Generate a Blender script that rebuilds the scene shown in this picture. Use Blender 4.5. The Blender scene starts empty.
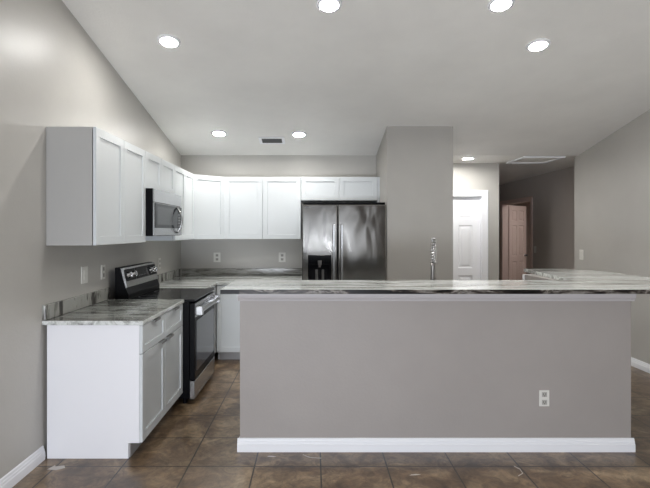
import bpy, bmesh, math, random
from mathutils import Matrix, Vector
random.seed(4)
S = bpy.context.scene
COL = S.collection
PI = math.pi

# ------------------------------------------------------------------ camera
EYE = 1.46
cd = bpy.data.cameras.new('camera'); cam = bpy.data.objects.new('camera', cd); COL.objects.link(cam)
cam.location = (0, 0, EYE); cam.rotation_euler = (PI/2, 0, 0)
cd.sensor_width = 36; cd.lens = 36*475/650
cd.shift_x = 12/650; cd.shift_y = -12/650
cd.clip_start = .05
S.camera = cam

# ------------------------------------------------------------------ light set-up
S.view_settings.view_transform = 'Standard'; S.view_settings.look = 'None'
S.view_settings.gamma = 1; S.view_settings.use_curve_mapping = False
S.view_settings.exposure = 0.10
w = bpy.data.worlds.new('world'); S.world = w; w.use_nodes = True
w.node_tree.nodes['Background'].inputs[0].default_value = (.75, .85, 1, 1)
w.node_tree.nodes['Background'].inputs[1].default_value = .3
LAMP = 240          # radiance of a downlight lens
FILL_DAY = 12           # watts of an added panel behind the camera, placed as an invented glass door
XW = -1.725
FILL_LOW = 130
dl = bpy.data.lights.new('daylight_fill', 'AREA'); dl.shape = 'RECTANGLE'; dl.size = 1.5; dl.size_y = 1.95
dl.energy = FILL_DAY; dl.color = (.90, .94, 1.0)
do = bpy.data.objects.new('daylight_fill', dl); COL.objects.link(do)
do.location = (.60, -2.25, 1.05); do.rotation_euler = (PI/2, 0, 0)
dl = bpy.data.lights.new('daylight_fill', 'AREA'); dl.shape = 'RECTANGLE'; dl.size = 2.0; dl.size_y = .7
dl.energy = FILL_LOW; dl.color = (.86, .91, 1.0)      # added low fill lamp behind the camera, brightens the base end panel
do = bpy.data.objects.new('daylight_fill', dl); COL.objects.link(do)
do.location = (-.6, -2.24, .42); do.rotation_euler = (PI/2, 0, 0)

dl = bpy.data.lights.new('daylight_fill', 'AREA'); dl.shape = 'RECTANGLE'; dl.size = 1.3; dl.size_y = 1.5
dl.energy = 42; dl.color = (.96, .97, 1.0)           # invented side window: fill lamp added to brighten the right wall
do = bpy.data.objects.new('daylight_fill', dl); COL.objects.link(do)
do.location = (XW, -.9, 1.2); do.rotation_euler = (PI/2, 0, -PI/2)

# ------------------------------------------------------------------ materials
def mat(name, col=(.8,.8,.8), rough=.5, metal=0, spec=.5):
    m = bpy.data.materials.new(name); m.use_nodes = True
    b = m.node_tree.nodes['Principled BSDF']
    b.inputs['Base Color'].default_value = (*col, 1); b.inputs['Roughness'].default_value = rough
    b.inputs['Metallic'].default_value = metal; b.inputs['Specular IOR Level'].default_value = spec
    return m
class NT:
    def __init__(s, m): s.m = m; s.t = m.node_tree; s.b = s.t.nodes['Principled BSDF']
    def n(s, typ, **kw):
        x = s.t.nodes.new(typ)
        for k, v in kw.items():
            if k in x.inputs: x.inputs[k].default_value = v
            else: setattr(x, k, v)
        return x
    def l(s, a, b): s.t.links.new(a, b)
    def coord(s, scale=(1,1,1), loc=(0,0,0), rot=(0,0,0)):
        g = s.n('ShaderNodeNewGeometry'); mp = s.n('ShaderNodeMapping')
        mp.inputs['Scale'].default_value = scale; mp.inputs['Location'].default_value = loc; mp.inputs['Rotation'].default_value = rot
        s.l(g.outputs['Position'], mp.inputs['Vector']); return mp.outputs['Vector']
    def noise(s, v, scale, detail=4, rough=.5, dist=0):
        x = s.n('ShaderNodeTexNoise'); s.l(v, x.inputs['Vector'])
        x.inputs['Scale'].default_value = scale; x.inputs['Detail'].default_value = detail
        x.inputs['Roughness'].default_value = rough; x.inputs['Distortion'].default_value = dist
        return x.outputs['Fac']
    def ramp(s, f, stops):
        r = s.n('ShaderNodeValToRGB'); s.l(f, r.inputs['Fac']); e = r.color_ramp.elements
        while len(e) < len(stops): e.new(.5)
        for el, (p, c) in zip(e, stops): el.position = p; el.color = (*c, 1)
        return r.outputs['Color']
    def bump(s, h, strength, dist=.01):
        b = s.n('ShaderNodeBump'); b.inputs['Strength'].default_value = strength; b.inputs['Distance'].default_value = dist
        s.l(h, b.inputs['Height']); s.l(b.outputs['Normal'], s.b.inputs['Normal'])
    def mix(s, f, a, b, blend='MIX'):
        x = s.n('ShaderNodeMix', data_type='RGBA', blend_type=blend)
        if isinstance(f, float): x.inputs[0].default_value = f
        else: s.l(f, x.inputs[0])
        for i, v in ((6, a), (7, b)):
            if isinstance(v, tuple): x.inputs[i].default_value = (*v, 1)
            else: s.l(v, x.inputs[i])
        return x.outputs[2]

def paint(name, col, rough=.45, bump=.12, spec=.4):
    m = mat(name, col, rough, 0, spec); t = NT(m)
    v = t.coord()
    f = t.noise(v, 1.6, 4, .6)
    t.l(t.ramp(f, [(.3, tuple(c*.955 for c in col)), (.7, tuple(min(1, c*1.035) for c in col))]), t.b.inputs['Base Color'])
    t.bump(t.noise(v, 55, 3, .5), bump, .006)
    return m
M = {}
M['wall'] = paint('greige wall paint', (.50, .485, .455), .40)
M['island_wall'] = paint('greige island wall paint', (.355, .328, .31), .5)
M['rear'] = paint('dark unseen rear wall paint', (.17, .15, .13), .6)  # made-up dark wall out of view, darkens the right fridge door's reflection
M['pillar'] = paint('greige pillar paint', (.40, .385, .36), .45)
M['hall'] = paint('taupe hall paint', (.52, .47, .435), .55)
M['ceiling'] = paint('ceiling paint', (.82, .81, .785), .6, .2)
M['trim'] = mat('white trim paint', (.88, .89, .92), .35)
M['cab'] = mat('white cabinet paint', (.66, .69, .705), .35, 0, .3)
M['end_panel'] = mat('bright white end panel', (.88, .88, .91), .4)
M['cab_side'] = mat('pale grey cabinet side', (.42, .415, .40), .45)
M['kick'] = mat('grey toe kick', (.42, .41, .41), .5)
M['plate'] = mat('white plastic plate', (.72, .71, .67), .35)
M['receptacle'] = mat('greyed receptacle plastic', (.40,.39,.36), .4)
M['slot'] = mat('dark outlet slots', (.06, .055, .05), .5)
M['black'] = mat('black enamel', (.003, .003, .004), .35, 0, .10)
M['black_glass'] = mat('black glass', (.005, .005, .007), .10, 0, .18)
M['oven_glass'] = mat('oven window glass', (.045, .05, .062), .10, 0, .9)
M['window_mesh'] = mat('microwave window mesh', (.06, .063, .067), .25, 0, .4)
M['apron'] = mat('greyish primed moulding', (.50, .48, .49), .5)
M['chrome'] = mat('chrome', (.75, .75, .76), .12, 1)
M['nickel'] = mat('dark brushed nickel', (.30, .29, .28), .3, 1)
M['pink_door'] = mat('door paint in the side room', (.72, .56, .51), .4)
M['brown'] = paint('warm brown room paint', (.50, .40, .35), .6)
M['vent_dark'] = mat('vent louvres', (.10, .10, .10), .5)
M['grey_plastic'] = mat('grey plastic', (.2, .2, .21), .4)
M['paper'] = mat('scrap paper', (.62, .58, .54), .7)

m = mat('brushed stainless steel', (.44, .44, .44), .27, 1); t = NT(m)
t.bump(t.noise(t.coord((1, 1, .02)), 350, 2), .06, .002); M['steel'] = m
m = mat('rippled stainless door skin', (.28, .27, .255), .16, 1); t = NT(m)
v = t.coord((1, 1, .4), (.3, 0, .2)); t.bump(t.noise(v, 4.2, 1.5, .45, .6), .42, .02); M['fridge'] = m

def stone(name, axis, edge=False, dark=False):
    m = mat(name, (.5,.5,.5), .10 if not edge else .3, 0, .5 if not edge else .15); t = NT(m)
    sc = {'x': (.32, 2.6, 2.6), 'y': (2.6, .32, 2.6)}[axis]
    if edge: sc = (1.3, 2, 5)
    if dark: sc = (.35, 1.9, 1.9)
    v = t.coord(sc, (.37, .11, .2))
    f = t.noise(v, 3.2, 8, .62, .8)
    if edge:
        stops = [(.38, (.008,.007,.007)), (.46, (.025,.02,.018)), (.51, (.09,.078,.068)), (.56, (.26,.24,.22)), (.61, (.05,.042,.036)), (.8, (.012,.011,.011))]
    else:
        stops = [(.26, (.14,.135,.125)), (.38, (.28,.28,.265)), (.46, (.52,.535,.515)), (.53, (.74,.76,.74)), (.60, (.64,.66,.64)), (.67, (.27,.27,.25)), (.78, (.58,.59,.57))]
    if dark: stops = [(.30, (.05,.05,.046)), (.40, (.20,.20,.185)), (.45, (.13,.13,.12)), (.50, (.40,.42,.395)), (.56, (.24,.25,.235)), (.62, (.09,.085,.078)), (.70, (.34,.34,.32))]
    c = t.ramp(f, stops)
    f2 = t.noise(t.coord((1,1,1)), 60, 3, .6)
    c = t.mix(.25, c, t.ramp(f2, [(.35, (.12,.12,.12)), (.65, (.8,.8,.78))]), 'OVERLAY')
    t.l(c, t.b.inputs['Base Color'])
    return m
M['stone_x'] = stone('grey veined stone along island', 'x')
M['stone_left'] = stone('grey green veined stone', 'x', False, True)
M['stone_y'] = stone('grey veined stone along wall', 'y')
M['stone_edge'] = stone('dark veined stone edge', 'x', True)
M['stone_edge_y'] = stone('grey veined stone edge', 'y')
def splash(name, vec, bold=False):
    m = mat(name, (.4,.4,.4), .18); t = NT(m)
    f = t.noise(t.coord(vec), 3, 7, .6, .6)
    if bold: t.l(t.ramp(f, [(.36, (.045,.043,.04)), (.42, (.10,.095,.088)), (.45, (.36,.36,.33)), (.55, (.40,.40,.37)), (.58, (.12,.115,.105)), (.63, (.33,.33,.305))]), t.b.inputs['Base Color'])
    else: t.l(t.ramp(f, [(.32, (.05,.048,.044)), (.42, (.20,.19,.17)), (.5, (.36,.36,.335)), (.58, (.16,.15,.13)), (.7, (.42,.42,.40))]), t.b.inputs['Base Color'])
    return m
M['stone_black'] = mat('black stone edge', (.006,.005,.006), .3, 0, .1)
M['splash_left'] = splash('upright veined backsplash stone', (1, 1.3, .3), True)
M['splash_back'] = splash('flowing veined backsplash stone', (.55, 1, 4.5))

# floor tile
m = mat('brown slate look tile', (.2,.15,.1), .30, 0, .8); t = NT(m); TS = .412
v = t.coord((1,1,1), (-.46 + 20*TS, -2.957 + 20*TS, 0))
br = t.n('ShaderNodeTexBrick'); br.offset = 0; br.squash = 1; t.l(v, br.inputs['Vector'])
for k, q in (('Scale', 1), ('Brick Width', TS), ('Row Height', TS), ('Mortar Size', .0048), ('Mortar Smooth', .1), ('Bias', 0)): br.inputs[k].default_value = q
br.inputs['Color1'].default_value = (.0, 0, 0, 1); br.inputs['Color2'].default_value = (1, 1, 1, 1)
u = t.coord((1,1,1))
f = t.noise(u, 3.4, 7, .62, .9); f2 = t.noise(u, 11, 6, .7, 1.6)
base = t.ramp(f, [(.30, (.058,.032,.015)), (.45, (.140,.088,.048)), (.56, (.235,.163,.095)), (.72, (.40,.30,.19))])
c = t.mix(.75, base, t.ramp(f2, [(.36, (.22,.20,.18)), (.5, (.5,.5,.5)), (.68, (.85,.83,.8))]), 'OVERLAY')
c = t.mix(t.ramp(br.outputs['Color'], [(0, (0,0,0)), (1, (.25,.25,.25))]), c, (.11,.078,.052))
c = t.mix(br.outputs['Fac'], c, (.024,.018,.014))
t.l(c, t.b.inputs['Base Color'])
mh = t.n('ShaderNodeMath', operation='SUBTRACT'); t.l(f2, mh.inputs[0]); t.l(br.outputs['Fac'], mh.inputs[1])
t.bump(mh.outputs[0], .25, .005); M['tile'] = m

m = mat('glowing lamp lens', (1,1,1), .5)
m.node_tree.nodes['Principled BSDF'].inputs['Emission Color'].default_value = (1, .985, .95, 1)
m.node_tree.nodes['Principled BSDF'].inputs['Emission Strength'].default_value = LAMP
M['lens'] = m
m = m.copy(); m.name = 'glowing hall lamp lens'; m.node_tree.nodes['Principled BSDF'].inputs['Emission Strength'].default_value = LAMP*1.6
M['lens_hall'] = m

# ------------------------------------------------------------------ mesh helpers (world coordinates)
class MB:
    def __init__(s, X=None): s.bm = bmesh.new(); s.X = X or Matrix()
    def v(s, p): return s.bm.verts.new(s.X @ Vector(p))
    def face(s, vs, mi=0):
        f = s.bm.faces.new(vs); f.material_index = mi; return f
    def quad(s, pts, mi=0): return s.face([s.v(p) for p in pts], mi)
    def box(s, x0, x1, y0, y1, z0, z1, mi=0, mtop=None):
        a = [s.v((x, y, z)) for z in (z0, z1) for y in (y0, y1) for x in (x0, x1)]
        for i, q in enumerate(((0,2,3,1), (4,5,7,6), (0,1,5,4), (2,6,7,3), (0,4,6,2), (1,3,7,5))):
            s.face([a[k] for k in q], mtop if (i == 1 and mtop is not None) else mi)
        return s
    def prism(s, prof, a0, a1, axis='y', mi=0, mcap=None):
        """prof: 2-D points; axis y -> (x,z), axis x -> (y,z), axis z -> (x,y)"""
        def P(p, a):
            return {'y': (p[0], a, p[1]), 'x': (a, p[0], p[1]), 'z': (p[0], p[1], a)}[axis]
        A = [s.v(P(p, a0)) for p in prof]; B = [s.v(P(p, a1)) for p in prof]; n = len(prof)
        s.face(A[::-1], mi if mcap is None else mcap); s.face(B, mi if mcap is None else mcap)
        for i in range(n): s.face([A[i], A[(i+1) % n], B[(i+1) % n], B[i]], mi)
        return s
    def tube(s, path, r, n=10, cap=True, closed=False, mi=0):
        path = [Vector(p) for p in path]; rs = r if isinstance(r, (list, tuple)) else [r]*len(path)
        rings = []; prev = None
        for i, p in enumerate(path):
            d = (path[min(i+1, len(path)-1)] - path[max(i-1, 0)]).normalized()
            if prev is None:
                a = Vector((0,0,1)) if abs(d.z) < .9 else Vector((1,0,0))
                u = d.cross(a).normalized()
            else: u = (prev - d*prev.dot(d)).normalized()
            prev = u; w_ = d.cross(u)
            rings.append([s.v(p + (u*math.cos(2*PI*k/n) + w_*math.sin(2*PI*k/n))*rs[i]) for k in range(n)])
        for a, b in zip(rings, rings[1:]):
            for k in range(n): s.face([a[k], a[(k+1) % n], b[(k+1) % n], b[k]], mi)
        if cap: s.face(rings[0][::-1], mi); s.face(rings[-1], mi)
        return s
    def lathe(s, prof, c=(0,0,0), n=32, mi=0):
        """profile (r,z) about +z of s.X through c"""
        rings = []
        for r, z in prof:
            rings.append([s.v((c[0]+r*math.cos(2*PI*k/n), c[1]+r*math.sin(2*PI*k/n), c[2]+z)) for k in range(n)] if r > 1e-6 else [s.v((c[0], c[1], c[2]+z))])
        for a, b in zip(rings, rings[1:]):
            if len(a) == 1 and len(b) == 1: continue
            for k in range(n):
                q = []
                q += [a[k], a[(k+1) % n]] if len(a) > 1 else [a[0]]
                q += [b[(k+1) % n], b[k]] if len(b) > 1 else [b[0]]
                s.face(q, mi)
        return s
    def panel(s, x0, x1, z0, z1, y, rings, mi=0):
        """front face at y (facing -y) of concentric rings (inset, depth)"""
        prev = None
        for ins, dp in rings:
            cur = [s.v(p) for p in ((x0+ins, y+dp, z0+ins), (x1-ins, y+dp, z0+ins), (x1-ins, y+dp, z1-ins), (x0+ins, y+dp, z1-ins))]
            if prev:
                for k in range(4): s.face([prev[k], prev[(k+1) % 4], cur[(k+1) % 4], cur[k]], mi)
            prev = cur
        s.face(prev, mi)
        return s

def thing(name, label, cat, loc, group=None, kind=None):
    o = bpy.data.objects.new(name, None); COL.objects.link(o); o.location = loc; o.empty_display_size = .1
    if kind: o['kind'] = kind
    if label: o['label'] = label
    if cat: o['category'] = cat
    if group: o['group'] = group
    return o
def wloc(o):
    l = Vector((0,0,0))
    while o: l += o.location; o = o.parent
    return l
def obj(name, mb, mats, parent=None, bevel=0, smooth=False, org=None):
    bm = mb.bm
    bmesh.ops.recalc_face_normals(bm, faces=bm.faces)
    off = wloc(parent) if parent else Vector(org or (0,0,0))
    if org is not None and parent: off = Vector(org)
    bmesh.ops.translate(bm, verts=bm.verts, vec=-off)
    me = bpy.data.meshes.new(name); bm.to_mesh(me); bm.free()
    if not isinstance(mats, (list, tuple)): mats = [mats]
    for k in mats: me.materials.append(M[k] if isinstance(k, str) else k)
    if smooth:
        for p in me.polygons: p.use_smooth = True
    o = bpy.data.objects.new(name, me); COL.objects.link(o)
    if parent: o.parent = parent; o.location = off - wloc(parent)
    else: o.location = off
    if bevel:
        b = o.modifiers.new('bevel', 'BEVEL'); b.width = bevel; b.segments = 2; b.limit_method = 'ANGLE'; b.angle_limit = .6
    return o
def tag(o, label=None, cat=None, group=None, kind=None):
    for k, q in (('label', label), ('category', cat), ('group', group), ('kind', kind)):
        if q: o[k] = q
    return o
def struct(name, mb, mats, parent=None, **kw):
    o = obj(name, mb, mats, parent, **kw)
    if not parent: o['kind'] = 'structure'
    return o
def frame(origin, ang):      # local x = width direction, local -y = outward
    return Matrix.Translation(origin) @ Matrix.Rotation(ang, 4, 'Z')
FRONT, LEFT = 0, PI/2        # FRONT: faces -y (camera). LEFT: faces +x (cabinets on the left wall)

# ------------------------------------------------------------------ the room
XL, XR, YB, SL, HC = -1.735, 3.49, 6.24, .20, 2.468
def ceil(y): return HC + SL*(YB - y) if y > .3 else HC + SL*(YB-.3) - SL*(.3-y)
YR = -2.3
struct('floor', MB().box(-2.0, 8.2, YR-.1, 12.5, -.1, 0), 'tile')
b = MB()
for y0, y1 in ((YR-.1, .3), (.3, YB)):
    b.prism([(y0, ceil(y0)), (y1, ceil(y1)), (y1, ceil(y1)+.1), (y0, ceil(y0)+.1)], XL-.12, XR+.12, 'x')
struct('ceiling', b, 'ceiling')
struct('ceiling_hall', MB().box(.82, 4.12, YB, 12.2, HC, HC+.1), 'ceiling')
def gable(x0, x1, y0, y1):
    ys = [y0] + ([.3] if y0 < .3 < y1 else []) + [y1]
    return MB().prism([(y0, 0)] + [(y1, 0)] + [(y, ceil(y)) for y in ys[::-1]], x0, x1, 'x')
struct('wall_left', gable(XL-.12, XL, YR-.1, YB+.12), 'wall')
struct('wall_back', MB().box(XL, .83, YB, YB+.12, 0, HC), 'wall')
struct('wall_right', gable(XR, XR+.12, YR-.1, 6.34).box(XR+.12, 4.0, 6.22, 6.34, 0, HC), 'wall')
# fridge-side pillar wall
struct('wall_pillar', MB().prism([(5.34, 0), (6.97, 0), (6.97, HC), (YB, HC), (5.34, ceil(5.34))], .83, 1.575, 'x'), 'pillar')
# wall with the white door, then the hall behind its corner
DX0, DX1, DT, DY = 1.71, 2.475, 1.985, 6.97
b = MB().box(1.575, DX0, DY, DY+.12, 0, HC).box(DX1, 2.73, DY, DY+.12, 0, HC).box(DX0, DX1, DY, DY+.12, DT, HC).box(2.61, 2.73, DY+.12, 12.0, 0, HC)
struct('wall_hall_left', b, 'wall')
OY0, OY1, OT = 8.72, 10.03, 2.04
b = MB().box(4.0, 4.12, 6.34, OY0, 0, HC).box(4.0, 4.12, OY1, 12.0, 0, HC).box(4.0, 4.12, OY0, OY1, OT, HC)
struct('wall_hall_right', b, 'hall')
struct('wall_hall_end', MB().box(2.61, 4.12, 12.0, 12.12, 0, HC), 'hall')
b = MB().box(8.0, 8.1, 8.0, 12.3, 0, HC).box(4.12, 8.0, 12.2, 12.3, 0, HC).box(4.12, 8.0, 8.0, 8.1, 0, HC)
struct('wall_side_room', b, 'brown')
struct('ceiling_side_room', MB().box(4.12, 8.1, 8.0, 12.3, HC, HC+.1), 'ceiling')
struct('wall_door_closet', MB().box(1.575, 2.61, DY+.7, DY+.75, 0, HC), 'wall')
# rear wall behind the camera, with an invented door opening for the fill lamps
zr = ceil(YR)
b = MB().box(XL, -1.6, YR-.1, YR, 0, zr).box(1.2, XR, YR-.1, YR, 0, zr).box(-1.6, 1.2, YR-.1, YR, 2.05, zr)
struct('wall_rear', b, 'rear')

def base_prof(t=.016, h=.09):
    return [(0, 0), (t, 0), (t, h*.55), (t*.78, h*.60), (t*.72, h*.74), (t*.5, h*.80), (t*.42, h*.93), (t*.15, h), (0, h)]
struct('baseboard_left', MB().prism([(XL+p, z) for p, z in base_prof()], YR, 3.05, 'y'), 'trim')
struct('baseboard_right', MB().prism([(XR-p, z) for p, z in base_prof()], YR, 6.34, 'y'), 'trim')
struct('baseboard_hall', MB().prism([(4.0-p, z) for p, z in base_prof()], 6.34, OY0-.07, 'y'), 'trim')
struct('baseboard_pillar', MB().prism([(5.34-p, z) for p, z in base_prof()], .84, 1.575, 'x'), 'trim')

# six panel door leaf, built in a frame: local x 0..w, y 0 (front)..t
def six_panel(w_, h, t_, X):
    b = MB(X); st, mid = w_*.15, w_*.14
    cw = (w_ - 2*st - mid)/2
    xs = [0, st, st+cw, st+cw+mid, w_-st, w_]
    zs = [0, .22, .22+h*.30, .22+h*.30+.11, h-.10-h*.115-.09, h-.10-h*.115, h-.10, h]
    rg = [(0, 0), (.012, .009), (.030, .009), (.05, .002)]
    for side in (0, 1):
        Y = 0 if side == 0 else t_
        for i in range(5):
            for j in range(7):
                x0, x1, z0, z1 = xs[i], xs[i+1], zs[j], zs[j+1]
                if i in (1, 3) and j in (1, 3, 5):
                    b.panel(x0, x1, z0, z1, Y, [(a, d if side == 0 else -d) for a, d in rg])
                else: b.quad([(x0, Y, z0), (x1, Y, z0), (x1, Y, z1), (x0, Y, z1)])
    b.quad([(0,0,0), (0,t_,0), (0,t_,h), (0,0,h)]); b.quad([(w_,0,0), (w_,t_,0), (w_,t_,h), (w_,0,h)])
    b.quad([(0,0,h), (w_,0,h), (w_,t_,h), (0,t_,h)]); b.quad([(0,0,0), (w_,0,0), (w_,t_,0), (0,t_,0)])
    bmesh.ops.remove_doubles(b.bm, verts=b.bm.verts, dist=.0005)
    return b
def casing(x0, x1, top, cw, X, t_=.018):
    b = MB(X)
    for a, c in ((x0-cw, x0), (x1, x1+cw)):
        b.box(a, c, -t_*.65, 0, 0, top+cw)
    b.box(x0-cw, x1+cw, -t_*.65-.0004, 0, top, top+cw)
    # raised outer back-band
    b.box(x0-cw-.002, x0-cw*.7, -t_, 0, 0, top+cw+.002).box(x1+cw*.7, x1+cw+.002, -t_, 0, 0, top+cw+.002).box(x0-cw-.002, x1+cw+.002, -t_-.0004, 0, top+cw*.7, top+cw+.002)
    return b
d1 = obj('door_1', six_panel(DX1-DX0-.012, DT-.012, .035, frame((DX0+.006, DY+.045, .006), 0)), 'trim', org=(DX0, DY+.045, 0)); d1['kind'] = 'structure'
obj('door_handle', MB(Matrix.Translation((DX0+.07, DY+.045, .95)) @ Matrix.Rotation(PI/2, 4, 'X')).lathe([(0, .06), (.018, .058), (.027, .045), (.024, .03), (.011, .02), (.011, .008), (.03, .006), (.03, 0)], n=20), 'nickel', d1, smooth=True)
struct('trim_1', casing(DX0, DX1, DT, .088, frame((0, DY, 0), 0)), 'trim')
b = MB().box(DX0-.0, DX0+.004, DY, DY+.12, 0, DT).box(DX1-.004, DX1, DY, DY+.12, 0, DT).box(DX0, DX1, DY, DY+.12, DT-.004, DT)
struct('trim_2', b, 'trim')
# doorway in the dark hall wall: local x runs towards -y of world (faces -x)
XH = Matrix.Translation((4.0, 0, 0)) @ Matrix.Rotation(-PI/2, 4, 'Z')
struct('trim_3', casing(-OY1, -OY0, OT, .07, XH), 'pink_door')
b = MB().box(4.0, 4.12, OY0, OY0+.006, 0, OT).box(4.0, 4.12, OY1-.006, OY1, 0, OT).box(4.0, 4.12, OY0, OY1, OT-.006, OT)
struct('trim_4', b, 'pink_door')
an = math.atan2(.487, .58)
d2 = obj('door_2', six_panel(.757, 2.02, .035, frame((4.14, 10.02, .006), an)), 'pink_door', org=(4.14, 10.02, 0)); d2['kind'] = 'structure'
obj('door_handle', MB(frame((4.14, 10.02, 0), an) @ Matrix.Translation((.69, 0, .95)) @ Matrix.Rotation(PI/2, 4, 'X')).lathe([(0, .06), (.018, .058), (.027, .045), (.024, .03), (.011, .02), (.011, .008), (.03, .006), (.03, 0)], n=20), 'nickel', d2, smooth=True)
# attic hatch on the hall ceiling
h0 = thing('attic_hatch', 'white framed attic hatch in the flat hall ceiling', 'hatch', (3.08, 6.6, HC))
obj('hatch_panel', MB().box(2.84, 3.32, 6.36, 6.84, HC-.007, HC-.0003), 'ceiling', h0)
b = MB()
for a in ((2.80, 2.84, 6.32, 6.88), (3.32, 3.36, 6.32, 6.88), (2.84, 3.32, 6.32, 6.36), (2.84, 3.32, 6.84, 6.88)): b.box(*a, HC-.02, HC-.0003)
obj('hatch_frame', b, 'trim', h0, .003)

# ------------------------------------------------------------------ ceiling lamps and vent
TILT = Matrix.Rotation(-math.atan(SL), 4, 'X')
def downlight(x, y, label, flat=False):
    z = HC if flat else ceil(y)
    r = thing('ceiling_light', label, 'ceiling light', (x, y, z-.001), 'round recessed ceiling lights')
    X = Matrix.Translation((x, y, z-.001)) @ (Matrix() if flat else TILT)
    obj('trim_ring', MB(X).lathe([(.066, 0), (.066, -.012), (.074, -.012), (.088, -.006), (.092, 0), (.066, 0)], n=40), 'trim', r, smooth=True)
    obj('lens', MB(X).lathe([(0, -.008), (.0655, -.008), (.0655, 0), (0, 0)], n=40), 'lens_hall' if flat else 'lens', r)
downlight(-1.136, 3.747, 'round recessed ceiling light high left, nearest the left wall above the upper cabinets')
downlight(.112, 3.318, 'round recessed ceiling light at the top edge, left of centre above the island')
downlight(1.311, 3.313, 'round recessed ceiling light cut by the top edge, right of centre')
downlight(1.80, 3.80, 'round recessed ceiling light on the slope, rightmost above the island')
downlight(2.51, 3.31, 'unseen ceiling light added beyond the right edge of the view')  # extra lamp outside the view, added to brighten the right wall
downlight(-1.093, 5.524, 'round recessed ceiling light near the back wall, left of the ceiling vent')
downlight(-.164, 5.553, 'round recessed ceiling light near the back wall, right of the ceiling vent')
downlight(2.11, 6.47, 'round recessed light in the flat hall ceiling above the white door', True)
downlight(4.9, 9.1, 'unseen ceiling light added inside the brown side room', True)  # added unseen lamp that lights the side room's door and walls
vx, vy = -.495, 5.736
X = Matrix.Translation((vx, vy, ceil(vy)-.001)) @ TILT
r = thing('ceiling_vent', 'small rectangular white ceiling vent with dark louvres between two lights', 'vent', (vx, vy, ceil(vy)-.001))
b = MB(X)
for a in ((-.155, -.12, -.10, .10), (.12, .155, -.10, .10), (-.12, .12, -.10, -.068), (-.12, .12, .068, .10)): b.box(*a, -.010, 0)
obj('vent_frame', b, 'trim', r, .003)
obj('backing', MB(X).box(-.12, .12, -.068, .068, -.002, 0), 'slot', r)
for k in range(7):
    y = -.058 + k*.0193
    obj('louvre', MB(X).prism([(y-.008, -.002), (y+.004, -.010), (y+.0055, -.009), (y-.0065, -.001)], -.12, .12, 'x'), 'vent_dark', r)

# ------------------------------------------------------------------ cabinets
CZ = .863       # carcass height of base units
def shaker(X, w_, h, t_=.02, rail=.057, small=False):
    """front at local y=-t_, back at y=0, x 0..w_, z 0..h"""
    b = MB(X)
    if small: rail = .045
    b.panel(0, w_, 0, h, -t_, [(0, .002), (.002, 0), (rail, 0), (rail+.0015, .009)])
    b.quad([(0,0,0), (w_,0,0), (w_,0,h), (0,0,h)])
    for q in (((0,0,0),(0,-t_+.002,0),(0,-t_+.002,h),(0,0,h)), ((w_,0,0),(w_,-t_+.002,0),(w_,-t_+.002,h),(w_,0,h)),
              ((0,0,h),(w_,0,h),(w_,-t_+.002,h),(0,-t_+.002,h)), ((0,0,0),(w_,0,0),(w_,-t_+.002,0),(0,-t_+.002,0))): b.quad(q)
    bmesh.ops.remove_doubles(b.bm, verts=b.bm.verts, dist=.0003)
    return b
def edge_pull(X, x, z, parent, w_=.10):
    b = MB(X @ Matrix.Translation((x, -.02, z)))
    b.box(-w_/2, w_/2, -.024, .018, 0, .0025).box(-w_/2, w_/2, -.024, -.0215, -.012, 0)
    return obj('edge_pull', b, 'nickel', parent)
G = .002
def upper(X, w_, z0, z1, dep, doors, label, side='cab', group='white wall cabinets', body_w=None, loc=None):
    o = X.translation
    r = thing('wall_cabinet', label, 'cabinet', (o.x, o.y, z0), group)
    bw = body_w or w_
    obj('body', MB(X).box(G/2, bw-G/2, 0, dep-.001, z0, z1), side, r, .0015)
    dw = w_/doors
    for k in range(doors):
        obj('door', shaker(X @ Matrix.Translation((k*dw+G, -.006, z0+.001)), dw-2*G, z1-z0-.002), 'cab', r)
    return r
Z0, Z1 = 1.372, 2.145
XF = XL + .300                      # carcass front of left wall cabinets
U = lambda y: frame((XF, y, 0), LEFT)
# LEFT frame: local x -> +y, local y -> -x ; so depth goes towards the wall
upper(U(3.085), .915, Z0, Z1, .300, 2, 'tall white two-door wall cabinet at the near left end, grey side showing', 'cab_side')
upper(U(4.0), .84, 1.832, Z1, .300, 2, 'short white two-door wall cabinet directly above the microwave')
upper(U(4.84), .79, Z0, Z1, .300, 2, 'white wall cabinet between the microwave and the angled corner cabinet')
# diagonal corner
r = thing('wall_cabinet', 'white angled corner wall cabinet with a single door', 'cabinet', (XL+.3, YB-.3, Z0), 'white wall cabinets')
P0, P1 = (XF+.001, 5.632), (XL+.634, YB-.32)
obj('body', MB().prism([(XL+.001, 5.632), P0, P1, (XL+.634, YB-.001), (XL+.001, YB-.001)], Z0, Z1, 'z'), 'cab', r)
da = math.atan2(P1[1]-P0[1], P1[0]-P0[0]); dlen = math.hypot(P1[1]-P0[1], P1[0]-P0[0])
obj('door', shaker(frame((*P0, Z0+.001), da) @ Matrix.Translation((.012, -.001, 0)), dlen-.024, Z1-Z0-.002), 'cab', r)
Bx = lambda x: frame((x, YB-.32, 0), FRONT)
upper(Bx(-1.100), .950, Z0, Z1, .32, 2, 'wide white two-door wall cabinet on the back wall left of the fridge')
upper(Bx(-.149), .947, 1.852, Z1, .32, 2, 'short white two-door wall cabinet directly above the fridge')
tag(obj('cabinet_filler', MB().box(.799, .829, YB-.34, YB-.001, 1.83, Z1), 'cab', org=(.8, YB-.2, 1.83)), 'narrow white filler strip between the fridge cabinet and the wall', 'filler strip')

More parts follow.
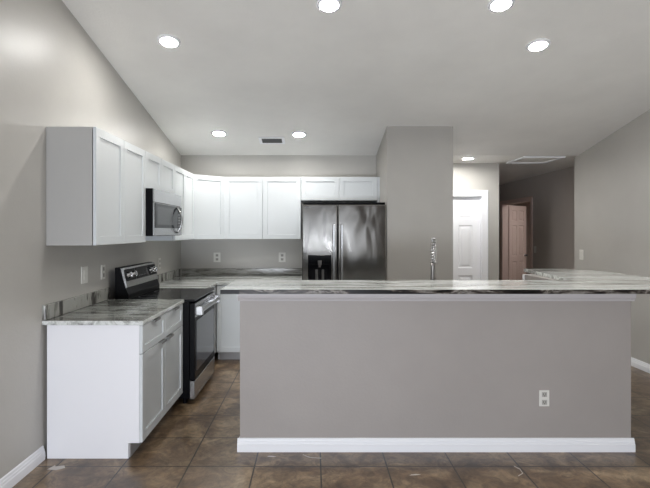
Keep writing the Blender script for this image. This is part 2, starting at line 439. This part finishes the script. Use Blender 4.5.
def base(X, w_, label, cols=2, side='cab', dep=.615, drawers=True, open_top=False, pulls=True, inset=0):
    o = X.translation
    r = thing('base_cabinet', label, 'cabinet', (o.x, o.y, 0), 'white base cabinets')
    b = MB(X)
    prof = [(.07, 0), (dep-.001, 0), (dep-.001, CZ), (0, CZ), (0, .10), (.07, .10)]
    if open_top:
        b.prism(prof, G/2, .02, 'x').prism(prof, w_-.02, w_-G/2, 'x').box(.02, w_-.02, dep-.02, dep-.001, .1, CZ).box(.02, w_-.02, 0, dep-.02, .10, .12)
    elif inset: b.prism([(p if p < dep-.01 else p-inset, z) for p, z in prof], G/2, w_-G/2, 'x')
    else: b.prism(prof, G/2, w_-G/2, 'x')
    obj('body', b, side, r)
    obj('toe_kick', MB(X).box(.018, w_-.018, .064, .0695, 0, .099), 'kick', r)
    dw = w_/cols
    for k in range(cols):
        zt = CZ-.006
        if drawers:
            d = obj('drawer', shaker(X @ Matrix.Translation((k*dw+G, -.001, .675)), dw-2*G, zt-.675, small=True), 'cab', r)
            if pulls: edge_pull(X, k*dw+dw/2, zt, d, .12)
            zt = .670
        d = obj('door', shaker(X @ Matrix.Translation((k*dw+G, -.001, .103)), dw-2*G, zt-.103), 'cab', r)
        if pulls: edge_pull(X, (k*dw+dw-.09) if k % 2 == 0 else k*dw+.09, zt, d, .11)
    return r
XBF = XL + .615
L_ = lambda y: frame((XBF, y, 0), LEFT)
base(L_(3.06), .95, 'white base cabinet with two drawers over two doors, near left, plain white end panel', side='end_panel', inset=.02)
base(L_(4.838), .537, 'white base cabinet beyond the range in the left corner', cols=1)
YBF = 5.38
base(frame((XBF+.03, YBF, 0), 0), .49, 'white base cabinet on the back wall seen between range and island', cols=1, drawers=False, dep=YB-YBF)
base(frame((XBF+.52, YBF, 0), 0), .463, 'white base cabinet on the back wall beside the fridge', cols=1, drawers=False, dep=YB-YBF)

CT, CB = .893, .864
# countertops
b = MB().box(XL+.001, XBF+.035, 3.035, 4.008, CB, CT, 1, 0)
tag(obj('countertop', b, ['stone_left', 'stone_edge_y'], org=(-1.4, 3.5, CB), bevel=.004), 'grey and white veined countertop on the near left base cabinet', 'countertop', 'veined grey countertops')
b = MB().prism([(XL+.001, 4.836), (XBF+.035, 4.836), (XBF+.035, YBF-.035), (-.135, YBF-.035), (-.135, YB-.001), (XL+.001, YB-.001)], CB, CT, 'z')
tag(obj('countertop', b, ['stone_x'], org=(-1.4, 5.5, CB), bevel=.004), 'grey veined L-shaped countertop in the corner beyond the range', 'countertop', 'veined grey countertops')
# backsplashes
def sp(label, box_, m_):
    tag(obj('backsplash', MB().box(*box_), m_, org=(box_[0], box_[2], box_[4]), bevel=.003), label, 'backsplash', 'low stone backsplashes')
sp('low veined stone backsplash on the left wall before the range', (XL+.001, XL+.021, 3.04, 4.005, CT+.001, .99), 'splash_left')
sp('low veined stone backsplash on the left wall between range and corner', (XL+.001, XL+.021, 4.84, YB-.022, CT+.001, .985), 'splash_left')
sp('low dark veined stone backsplash along the back wall left of the fridge', (XL+.001, -.137, YB-.021, YB-.001, CT+.001, .985), 'splash_back')

# ------------------------------------------------------------------ range
RY0, RY1, RF = 4.014, 4.83, -1.045
r = thing('range', 'black and stainless electric range with glass cooktop against the left wall', 'stove', (-1.38, 4.40, 0))
obj('body', MB().box(XL+.03, RF, RY0, RY1, .05, .872), 'black', r, .003)
for x in (XL+.08, RF-.05):
    for y in (RY0+.05, RY1-.05): obj('leveling_foot', MB().lathe([(0, 0), (.018, 0), (.018, .05), (0, .05)], (x, y, 0), 12), 'black', r)
obj('cooktop', MB().box(XL+.13, RF+.045, RY0-.001, RY1+.001, .873, .889), 'black_glass', r, .003)
for x, y, q in ((-1.45, 4.21, .09), (-1.45, 4.58, .075), (-1.19, 4.21, .075), (-1.19, 4.58, .105)):
    obj('burner_ring', MB().lathe([(q, .8892), (q, .8896), (q-.003, .8896), (q-.003, .8892), (q, .8892)], (x, y, 0), 48), 'grey_plastic', r)
bg = obj('backguard', MB().prism([(XL+.06, .873), (-1.56, .889), (-1.56, .93), (-1.585, .985), (-1.625, 1.15), (-1.64, 1.158), (XL+.06, 1.158)], RY0, RY1, 'y'), 'black', r, .003)
n = Vector((.155, .038)).normalized()      # outward normal (x,z) of the sloped control panel
def CPt(s_, o_): return (-1.577 - .040*s_ + n.x*o_, .990 + .160*s_ + n.y*o_)
def slab(name, y0, y1, s0, s1, o0, o1, m_, par, bev=0):
    pr = [CPt(s0, o0), CPt(s1, o0), CPt(s1, o1), CPt(s0, o1)]
    return obj(name, MB().prism(pr, y0, y1, 'y'), m_, par, bev)
cp = slab('control_panel', RY0+.002, RY1-.002, -.02, 1.02, -.012, .006, 'steel', r, .002)
slab('knob_plate', 4.04, 4.265, .30, .92, .0062, .009, 'black', r)
slab('knob_plate', 4.60, 4.81, .30, .92, .0062, .009, 'black', r)
dsp = slab('display', 4.285, 4.58, .30, .92, .0062, .009, 'black_glass', r)
for k in range(5): slab('display_button', 4.335+k*.04, 4.352+k*.04, .44, .47, .0092, .010, 'grey_plastic', dsp)
KA = Matrix.Rotation(math.atan2(n.x, n.y), 4, 'Y')
for y in (4.095, 4.205, 4.655, 4.755):
    px, pz = CPt(.60, .009)
    K = Matrix.Translation((px, y, pz)) @ KA
    kb = obj('knob', MB(K).lathe([(.030, 0), (.030, .004), (.026, .006), (.024, .022), (.021, .025), (0, .025)], n=28), 'chrome', r, smooth=True)
    obj('grip', MB(K).box(-.021, .021, -.006, .006, .0255, .036), 'chrome', kb, .002)
# oven door
od = obj('oven_door', MB().box(RF+.001, RF+.045, RY0+.004, RY1-.004, .205, .855), 'black', r, .004)
obj('window', MB().box(RF+.0452, RF+.048, RY0+.055, RY1-.055, .27, .70), 'oven_glass', od, .001)
obj('door_band', MB().box(RF+.0452, RF+.050, RY0+.006, RY1-.006, .735, .853), 'steel', od, .002)
b = MB().tube([(RF+.095, RY0+.03, .79), (RF+.095, RY1-.03, .79)], .016, 16)
obj('handle', b, 'steel', od, smooth=False)
for y in (RY0+.022, RY1-.062): obj('handle_bracket', MB().box(RF+.0502, RF+.108, y, y+.04, .752, .826), 'steel', od, .004)
dr = obj('storage_drawer', MB().box(RF+.001, RF+.045, RY0+.004, RY1-.004, .045, .198), 'steel', r, .004)

# ------------------------------------------------------------------ microwave
MX, MY0, MY1, MZ0, MZ1 = -1.352, 4.003, 4.837, 1.425, 1.829
r = thing('microwave', 'stainless over-the-range microwave with dark window under the short cabinet', 'microwave', (-1.55, 4.4, MZ0))
obj('body', MB().box(XL+.002, MX, MY0, MY1, MZ0, MZ1), 'black', r, .002)
obj('vent_strip', MB().prism([(MX+.001, 1.715), (MX+.016, 1.715), (MX+.012, MZ1-.002), (MX+.001, MZ1-.002)], MY0+.001, MY1-.001, 'y'), 'steel', r, .002)
md = obj('door', MB().box(MX+.001, MX+.016, MY0+.001, 4.685, 1.428, 1.711), 'steel', r, .003)
obj('door_glass', MB().box(MX+.0162, MX+.019, MY0+.012, 4.675, 1.495, 1.706), 'black_glass', md, .001)
obj('window', MB().box(MX+.0192, MX+.0202, MY0+.055, 4.53, 1.525, 1.680), 'window_mesh', md)
pth = [(MX+.018 + .050*math.sin(PI*k/14)**.7, 4.645, 1.450 + .245*k/14) for k in range(15)]
obj('handle', MB().tube(pth, .010, 10), 'steel', md, smooth=True)
obj('control_panel', MB().box(MX+.001, MX+.016, 4.689, MY1-.001, 1.428, 1.711), 'steel', r, .003)
cpn = obj('keypad', MB().box(MX+.0162, MX+.018, 4.699, MY1-.012, 1.495, 1.706), 'black_glass', r)
for a in range(3):
    for c_ in range(5):
        obj('key', MB().box(MX+.0182, MX+.0188, 4.712+a*.036, 4.738+a*.036, 1.51+c_*.028, 1.526+c_*.028), 'grey_plastic', cpn)

# ------------------------------------------------------------------ fridge
FX0, FX1, FY, FT = -.122, .818, 5.30, 1.788
r = thing('refrigerator', 'side-by-side stainless refrigerator with black ice dispenser', 'refrigerator', (.34, 5.7, 0))
obj('body', MB().box(FX0+.006, FX1-.006, FY+.075, 6.20, .02, 1.765), 'grey_plastic', r, .004)
obj('kick_grille', MB().box(FX0+.02, FX1-.02, FY+.05, FY+.074, .012, .10), 'black', r)
GX = .276
dlft = MB().box(FX0, GX-.003, FY, FY+.07, .11, FT-.02)
drgt = MB().box(GX+.003, FX1, FY, FY+.07, .11, FT-.02)
D1 = obj('freezer_door', dlft, 'fridge', r, .012); D2 = obj('fridge_door', drgt, 'fridge', r, .012)
obj('hinge_cover', MB().box(FX0+.01, FX1-.01, FY+.02, FY+.16, FT-.018, FT+.004), 'black', r, .004)
for x, par in ((GX-.045, D1), (GX+.045, D2)):
    b = MB().box(x-.013, x+.013, FY-.055, FY-.034, .42, 1.545)
    hnd = obj('handle', b, 'steel', par, .005)
    for z in (.46, 1.49): obj('handle_post', MB().box(x-.010, x+.010, FY-.034, FY-.0005, z, z+.03), 'steel', hnd)
X0, X1, A0, A1 = -.056, .205, .82, 1.203
dp = obj('dispenser', MB().box(X0, X1, FY-.004, FY-.0003, A0, A1), 'black_glass', D1, .002)
b = MB()
for a in ((X0+.012, X0+.02, A0+.02, A1-.10), (X1-.02, X1-.012, A0+.02, A1-.10), (X0+.02, X1-.02, A0+.02, A0+.028), (X0+.02, X1-.02, A1-.108, A1-.10)):
    b.box(a[0], a[1], FY-.012, FY-.0042, a[2], a[3])
obj('dispenser_frame', b, 'black', dp)
obj('spout', MB().lathe([(.022, 0), (.020, -.05), (.012, -.055), (.012, -.075), (0, -.075), (0, 0)], (.075, FY-.03, A1-.06), 20), 'grey_plastic', dp, smooth=True)
for x in (.04, .11): obj('paddle', MB().box(x-.014, x+.014, FY-.012, FY-.0045, A0+.08, A1-.16), 'vent_dark', dp, .003)
obj('drip_tray', MB().box(X0+.03, X1-.03, FY-.03, FY-.0045, A0+.028, A0+.04), 'grey_plastic', dp)
obj('emblem', MB(Matrix.Translation((FX0+.045, FY, 1.735)) @ Matrix.Rotation(PI/2, 4, 'X')).lathe([(0, .0015), (.010, .0015), (.010, 0)], n=24), 'grey_plastic', D1)
tc = bpy.data.curves.new('lettering', 'FONT'); tc.body = 'LG'; tc.size = .026; tc.extrude = .0005
to = bpy.data.objects.new('lettering', tc); COL.objects.link(to); dg = bpy.context.evaluated_depsgraph_get()
me = bpy.data.meshes.new_from_object(to.evaluated_get(dg)); bpy.data.objects.remove(to)
me.materials.append(M['grey_plastic']); lt = bpy.data.objects.new('lettering', me); COL.objects.link(lt)
lt.parent = D1; lt.rotation_euler = (PI/2, 0, 0); lt.location = Vector((FX0+.062, FY-.001, 1.726)) - wloc(r)

# ------------------------------------------------------------------ island
IY, IX0, IX1 = 3.167, -.487, 2.12
WT = 1.058                     # top of pony wall
b = MB().prism([(IX0, IY), (IX1, IY), (IX1, 4.48), (2.0, 4.48), (2.0, IY+.12), (IX0, IY+.12)], 0, WT, 'z')
struct('wall_island', b, 'island_wall')
pr = base_prof(.018, .088)
b = MB().prism([(IY-p, z) for p, z in pr], IX0-.016, IX1+.018, 'x')
b.prism([(IX0-p, z) for p, z in pr], IY, IY+.12, 'y').prism([(IX1+p, z) for p, z in pr], IY, 4.48, 'y')
struct('baseboard_island', b, 'trim')
# moulding under the bar top
mp = [(0, 1.0), (.006, 1.0), (.010, 1.012), (.018, 1.022), (.022, 1.040), (.022, WT), (0, WT)]
b = MB().prism([(IY-p, z) for p, z in mp], IX0-.012, IX1+.022, 'x').prism([(IX1+p, z) for p, z in mp], IY, 4.48, 'y').prism([(IX0-p*.6, z) for p, z in mp], IY, IY+.12, 'y')
struct('trim_5', b, 'apron')
# white post and veined face of the return wall
struct('trim_6', MB().box(1.985, 2.122, 4.481, 4.50, 0, WT), 'trim')
# bar top with its return
BT, BB = 1.0895, 1.060
oc = [(-.598, 3.06), (-.475, 3.06), (2.74, 3.06), (2.74, 4.45), (2.70, 4.60), (2.60, 4.72), (2.45, 4.79), (2.13, 4.80), (2.01, 3.667), (-.598, 3.667)]
b = MB()
A = [b.v((x, y, BB)) for x, y in oc]; Bv = [b.v((x, y, BT)) for x, y in oc]; nn = len(oc)
b.face(A[::-1], 0); b.face(Bv, 0)
for i in range(nn): b.face([A[i], A[(i+1) % nn], Bv[(i+1) % nn], Bv[i]], 2 if i == 0 else (0 if i in (3,4,5,6,7) else 1))
tag(obj('bar_countertop', b, ['stone_x', 'stone_edge', 'stone_black'], org=(.8, 3.4, BB), bevel=.002), 'long raised bar countertop on the island, white top and dark veined edge', 'countertop')

# kitchen side of the island (low counter, sink, cabinets)
def R_(x): return frame((x, 3.91, 0), PI)     # faces +y, local x runs to -x
for k, (x, w_, lab, op) in enumerate(((.20, .66, 'white base cabinet on the kitchen side of the island, left of the sink', False),
                                      (1.14, .94, 'white sink base cabinet on the kitchen side of the island', True),
                                      (1.98, .84, 'white base cabinet on the kitchen side of the island, right of the sink', False))):
    base(R_(x), w_, lab, cols=2, drawers=False, open_top=op, pulls=False)
sx0, sx1, sy0, sy1 = .32, 1.02, 3.42, 3.72
b = MB()
for a in ((-.47, sx0, 3.29, 3.94), (sx1, 1.99, 3.29, 3.94), (sx0, sx1, 3.29, sy0), (sx0, sx1, sy1, 3.94)): b.box(*a, CB, CT)
tag(obj('countertop', b, 'stone_x', org=(.7, 3.6, CB)), 'low veined countertop behind the raised bar, holding the sink', 'countertop', 'veined grey countertops')
b = MB(); q = .003
b.quad([(sx0+q, sy0+q, .70), (sx1-q, sy0+q, .70), (sx1-q, sy1-q, .70), (sx0+q, sy1-q, .70)])
for p0, p1 in (((sx0+q, sy0+q), (sx1-q, sy0+q)), ((sx1-q, sy0+q), (sx1-q, sy1-q)), ((sx1-q, sy1-q), (sx0+q, sy1-q)), ((sx0+q, sy1-q), (sx0+q, sy0+q))):
    b.quad([(*p0, .70), (*p1, .70), (*p1, CT-.002), (*p0, CT-.002)])
tag(obj('sink', b, 'steel', org=(.67, 3.57, .70)), 'stainless undermount sink in the low island counter', 'sink')

# faucet
fx, fy = .972, 3.845
r = thing('faucet', 'tall chrome spring-neck kitchen faucet standing behind the raised bar', 'faucet', (fx, fy, CT))
obj('base', MB().lathe([(0, CT+.0005), (.028, CT+.0005), (.028, CT+.012), (.022, CT+.02), (.016, CT+.10), (.015, CT+.31), (0, CT+.31)], (fx, fy, 0), 24), 'nickel', r, smooth=True)
# centre line of the neck arching to the sink side (-y)
cl = []
for k in range(12): cl.append(Vector((fx+.012, fy, CT+.312+.108*k/11)))
for k in range(1, 15):
    a = PI*k/14; cl.append(Vector((fx+.012-.042*k/14, fy-.055+.055*math.cos(a), CT+.42+.085*math.sin(a))))
for k in range(1, 6): cl.append(Vector((fx-.030, fy-.11, CT+.42-.019*k)))
obj('hose', MB().tube(cl, .009, 10), 'slot', r, smooth=True)
hel = []; turns = 20; N = turns*10
acc = [0]
for a, b_ in zip(cl, cl[1:]): acc.append(acc[-1] + (b_-a).length)
def at(s_):
    for i in range(len(cl)-1):
        if s_ <= acc[i+1] + 1e-9:
            f_ = (s_-acc[i])/(acc[i+1]-acc[i]); return cl[i].lerp(cl[i+1], f_), (cl[i+1]-cl[i]).normalized()
    return cl[-1], (cl[-1]-cl[-2]).normalized()
for k in range(N+1):
    p, d = at(acc[-1]*k/N); u = Vector((1,0,0)); u = (u - d*u.dot(d)).normalized(); w_ = d.cross(u); a = 2*PI*turns*k/N
    hel.append(p + (u*math.cos(a) + w_*math.sin(a))*.017)
obj('spring', MB().tube(hel, .0045, 6), 'chrome', r, smooth=True)
e = cl[-1]
obj('spray_head', MB().lathe([(0, 0), (.013, 0), (.015, -.03), (.017, -.10), (.020, -.13), (.018, -.14), (0, -.14)], tuple(e), 20), 'nickel', r, smooth=True)
obj('support_arm', MB().tube([(fx+.008, fy, CT+.20), (fx+.004, fy-.07, CT+.20), (e.x, e.y+.014, CT+.20)], .005, 8), 'nickel', r, smooth=True)
obj('lever', MB().tube([(fx+.016, fy, CT+.10), (fx+.055, fy, CT+.115), (fx+.075, fy, CT+.15)], [.007, .006, .005], 8), 'chrome', r, smooth=True)

# ------------------------------------------------------------------ outlets and switches
def outlet(p, ang, label, kind='outlet', w_=.075, h=.118):
    X = frame(p, ang)
    nm = 'power_outlet' if kind == 'outlet' else 'light_switch'
    r = thing(nm, label, 'outlet' if kind == 'outlet' else 'light switch', p, 'white wall outlets' if kind == 'outlet' else 'white light switches')
    obj('plate', MB(X).box(-w_/2, w_/2, -.006, -.0005, -h/2, h/2), 'plate', r, .002)
    if kind == 'outlet':
        for z in (-.026, .026):
            f_ = obj('receptacle', MB(X).box(-.017, .017, -.0085, -.0062, z-.016, z+.016), 'receptacle', r, .003)
            obj('slots', MB(X).box(-.009, -.006, -.0092, -.0087, z-.004, z+.008).box(.006, .009, -.0092, -.0087, z-.004, z+.008).box(-.003, .003, -.0092, -.0087, z-.012, z-.006), 'slot', f_)
    else:
        obj('rocker', MB(X).prism([(-.006, -.033), (-.010, -.033), (-.0075, 0), (-.010, .033), (-.006, .033)], -.016, .016, 'x'), 'plate', r)
outlet((XL, 3.60, 1.135), LEFT, 'white wall switch plate on the left wall above the near backsplash', 'switch', .10, .128)
outlet((XL, 3.92, 1.13), LEFT, 'white outlet on the left wall just before the range control panel')
outlet((XL, 5.36, 1.105), LEFT, 'white outlet on the left wall just beyond the range control panel')
outlet((-1.26, YB, 1.128), 0, 'white outlet on the back wall near the left corner', w_=.09, h=.125)
outlet((-.405, YB, 1.128), 0, 'white outlet on the back wall close to the fridge', w_=.09, h=.125)
outlet((1.54, IY, .353), 0, 'white outlet low on the front of the island wall', w_=.067, h=.107)
outlet((XR, 6.17, 1.166), -PI/2, 'white switch on the right wall next to the hall opening', 'switch', .09, .13)
outlet((4.0, 8.55, 1.146), -PI/2, 'dim switch on the dark hall wall beside the doorway', 'switch')

# ------------------------------------------------------------------ scraps on the floor
def on_floor(px, py): 
    y = 475*EYE/(py-232); return (px-313)*y/475, y
def scrap(name, px, py, pts, label, t_=.0012):
    x, y = on_floor(px, py)
    b = MB().prism([(x+a, y+c_) for a, c_ in pts], .0005, t_, 'z')
    tag(obj(name, b, 'paper', org=(x, y, 0)), label, 'debris')
scrap('paper_scrap', 57, 468, [(-.05,-.02), (.01,-.028), (.05,.0), (.03,.03), (-.02,.018), (-.03,.035)], 'torn pale scrap of paper on the tiles by the left baseboard')
scrap('paint_chip', 272, 456.5, [(-.03,-.005), (.01,-.009), (.03,.0), (.0,.008), (-.025,.007)], 'small pale chip on the tiles below the left end of the island')
def thread(px, py, pts, label):
    x, y = on_floor(px, py)
    tag(obj('thread', MB().tube([(x+a, y+c_, .0022) for a, c_ in pts], .0018, 6), 'paper', org=(x, y, 0)), label, 'debris')
thread(312, 457, [(-.06,.03), (-.03,.0), (.0,-.015), (.06,-.02)], 'thin pale thread curling on the tiles below the island, left')
thread(518, 472, [(-.02,-.05), (.02,-.02), (.025,.03), (.005,.07)], 'thin pale curved thread on the tiles below the island, right')
scrap('plaster_chip', 415, 475, [(-.035,-.006), (.0,-.004), (.035,.004), (.01,.01), (-.02,.004)], 'small pale chip on the tiles in front of the island centre')
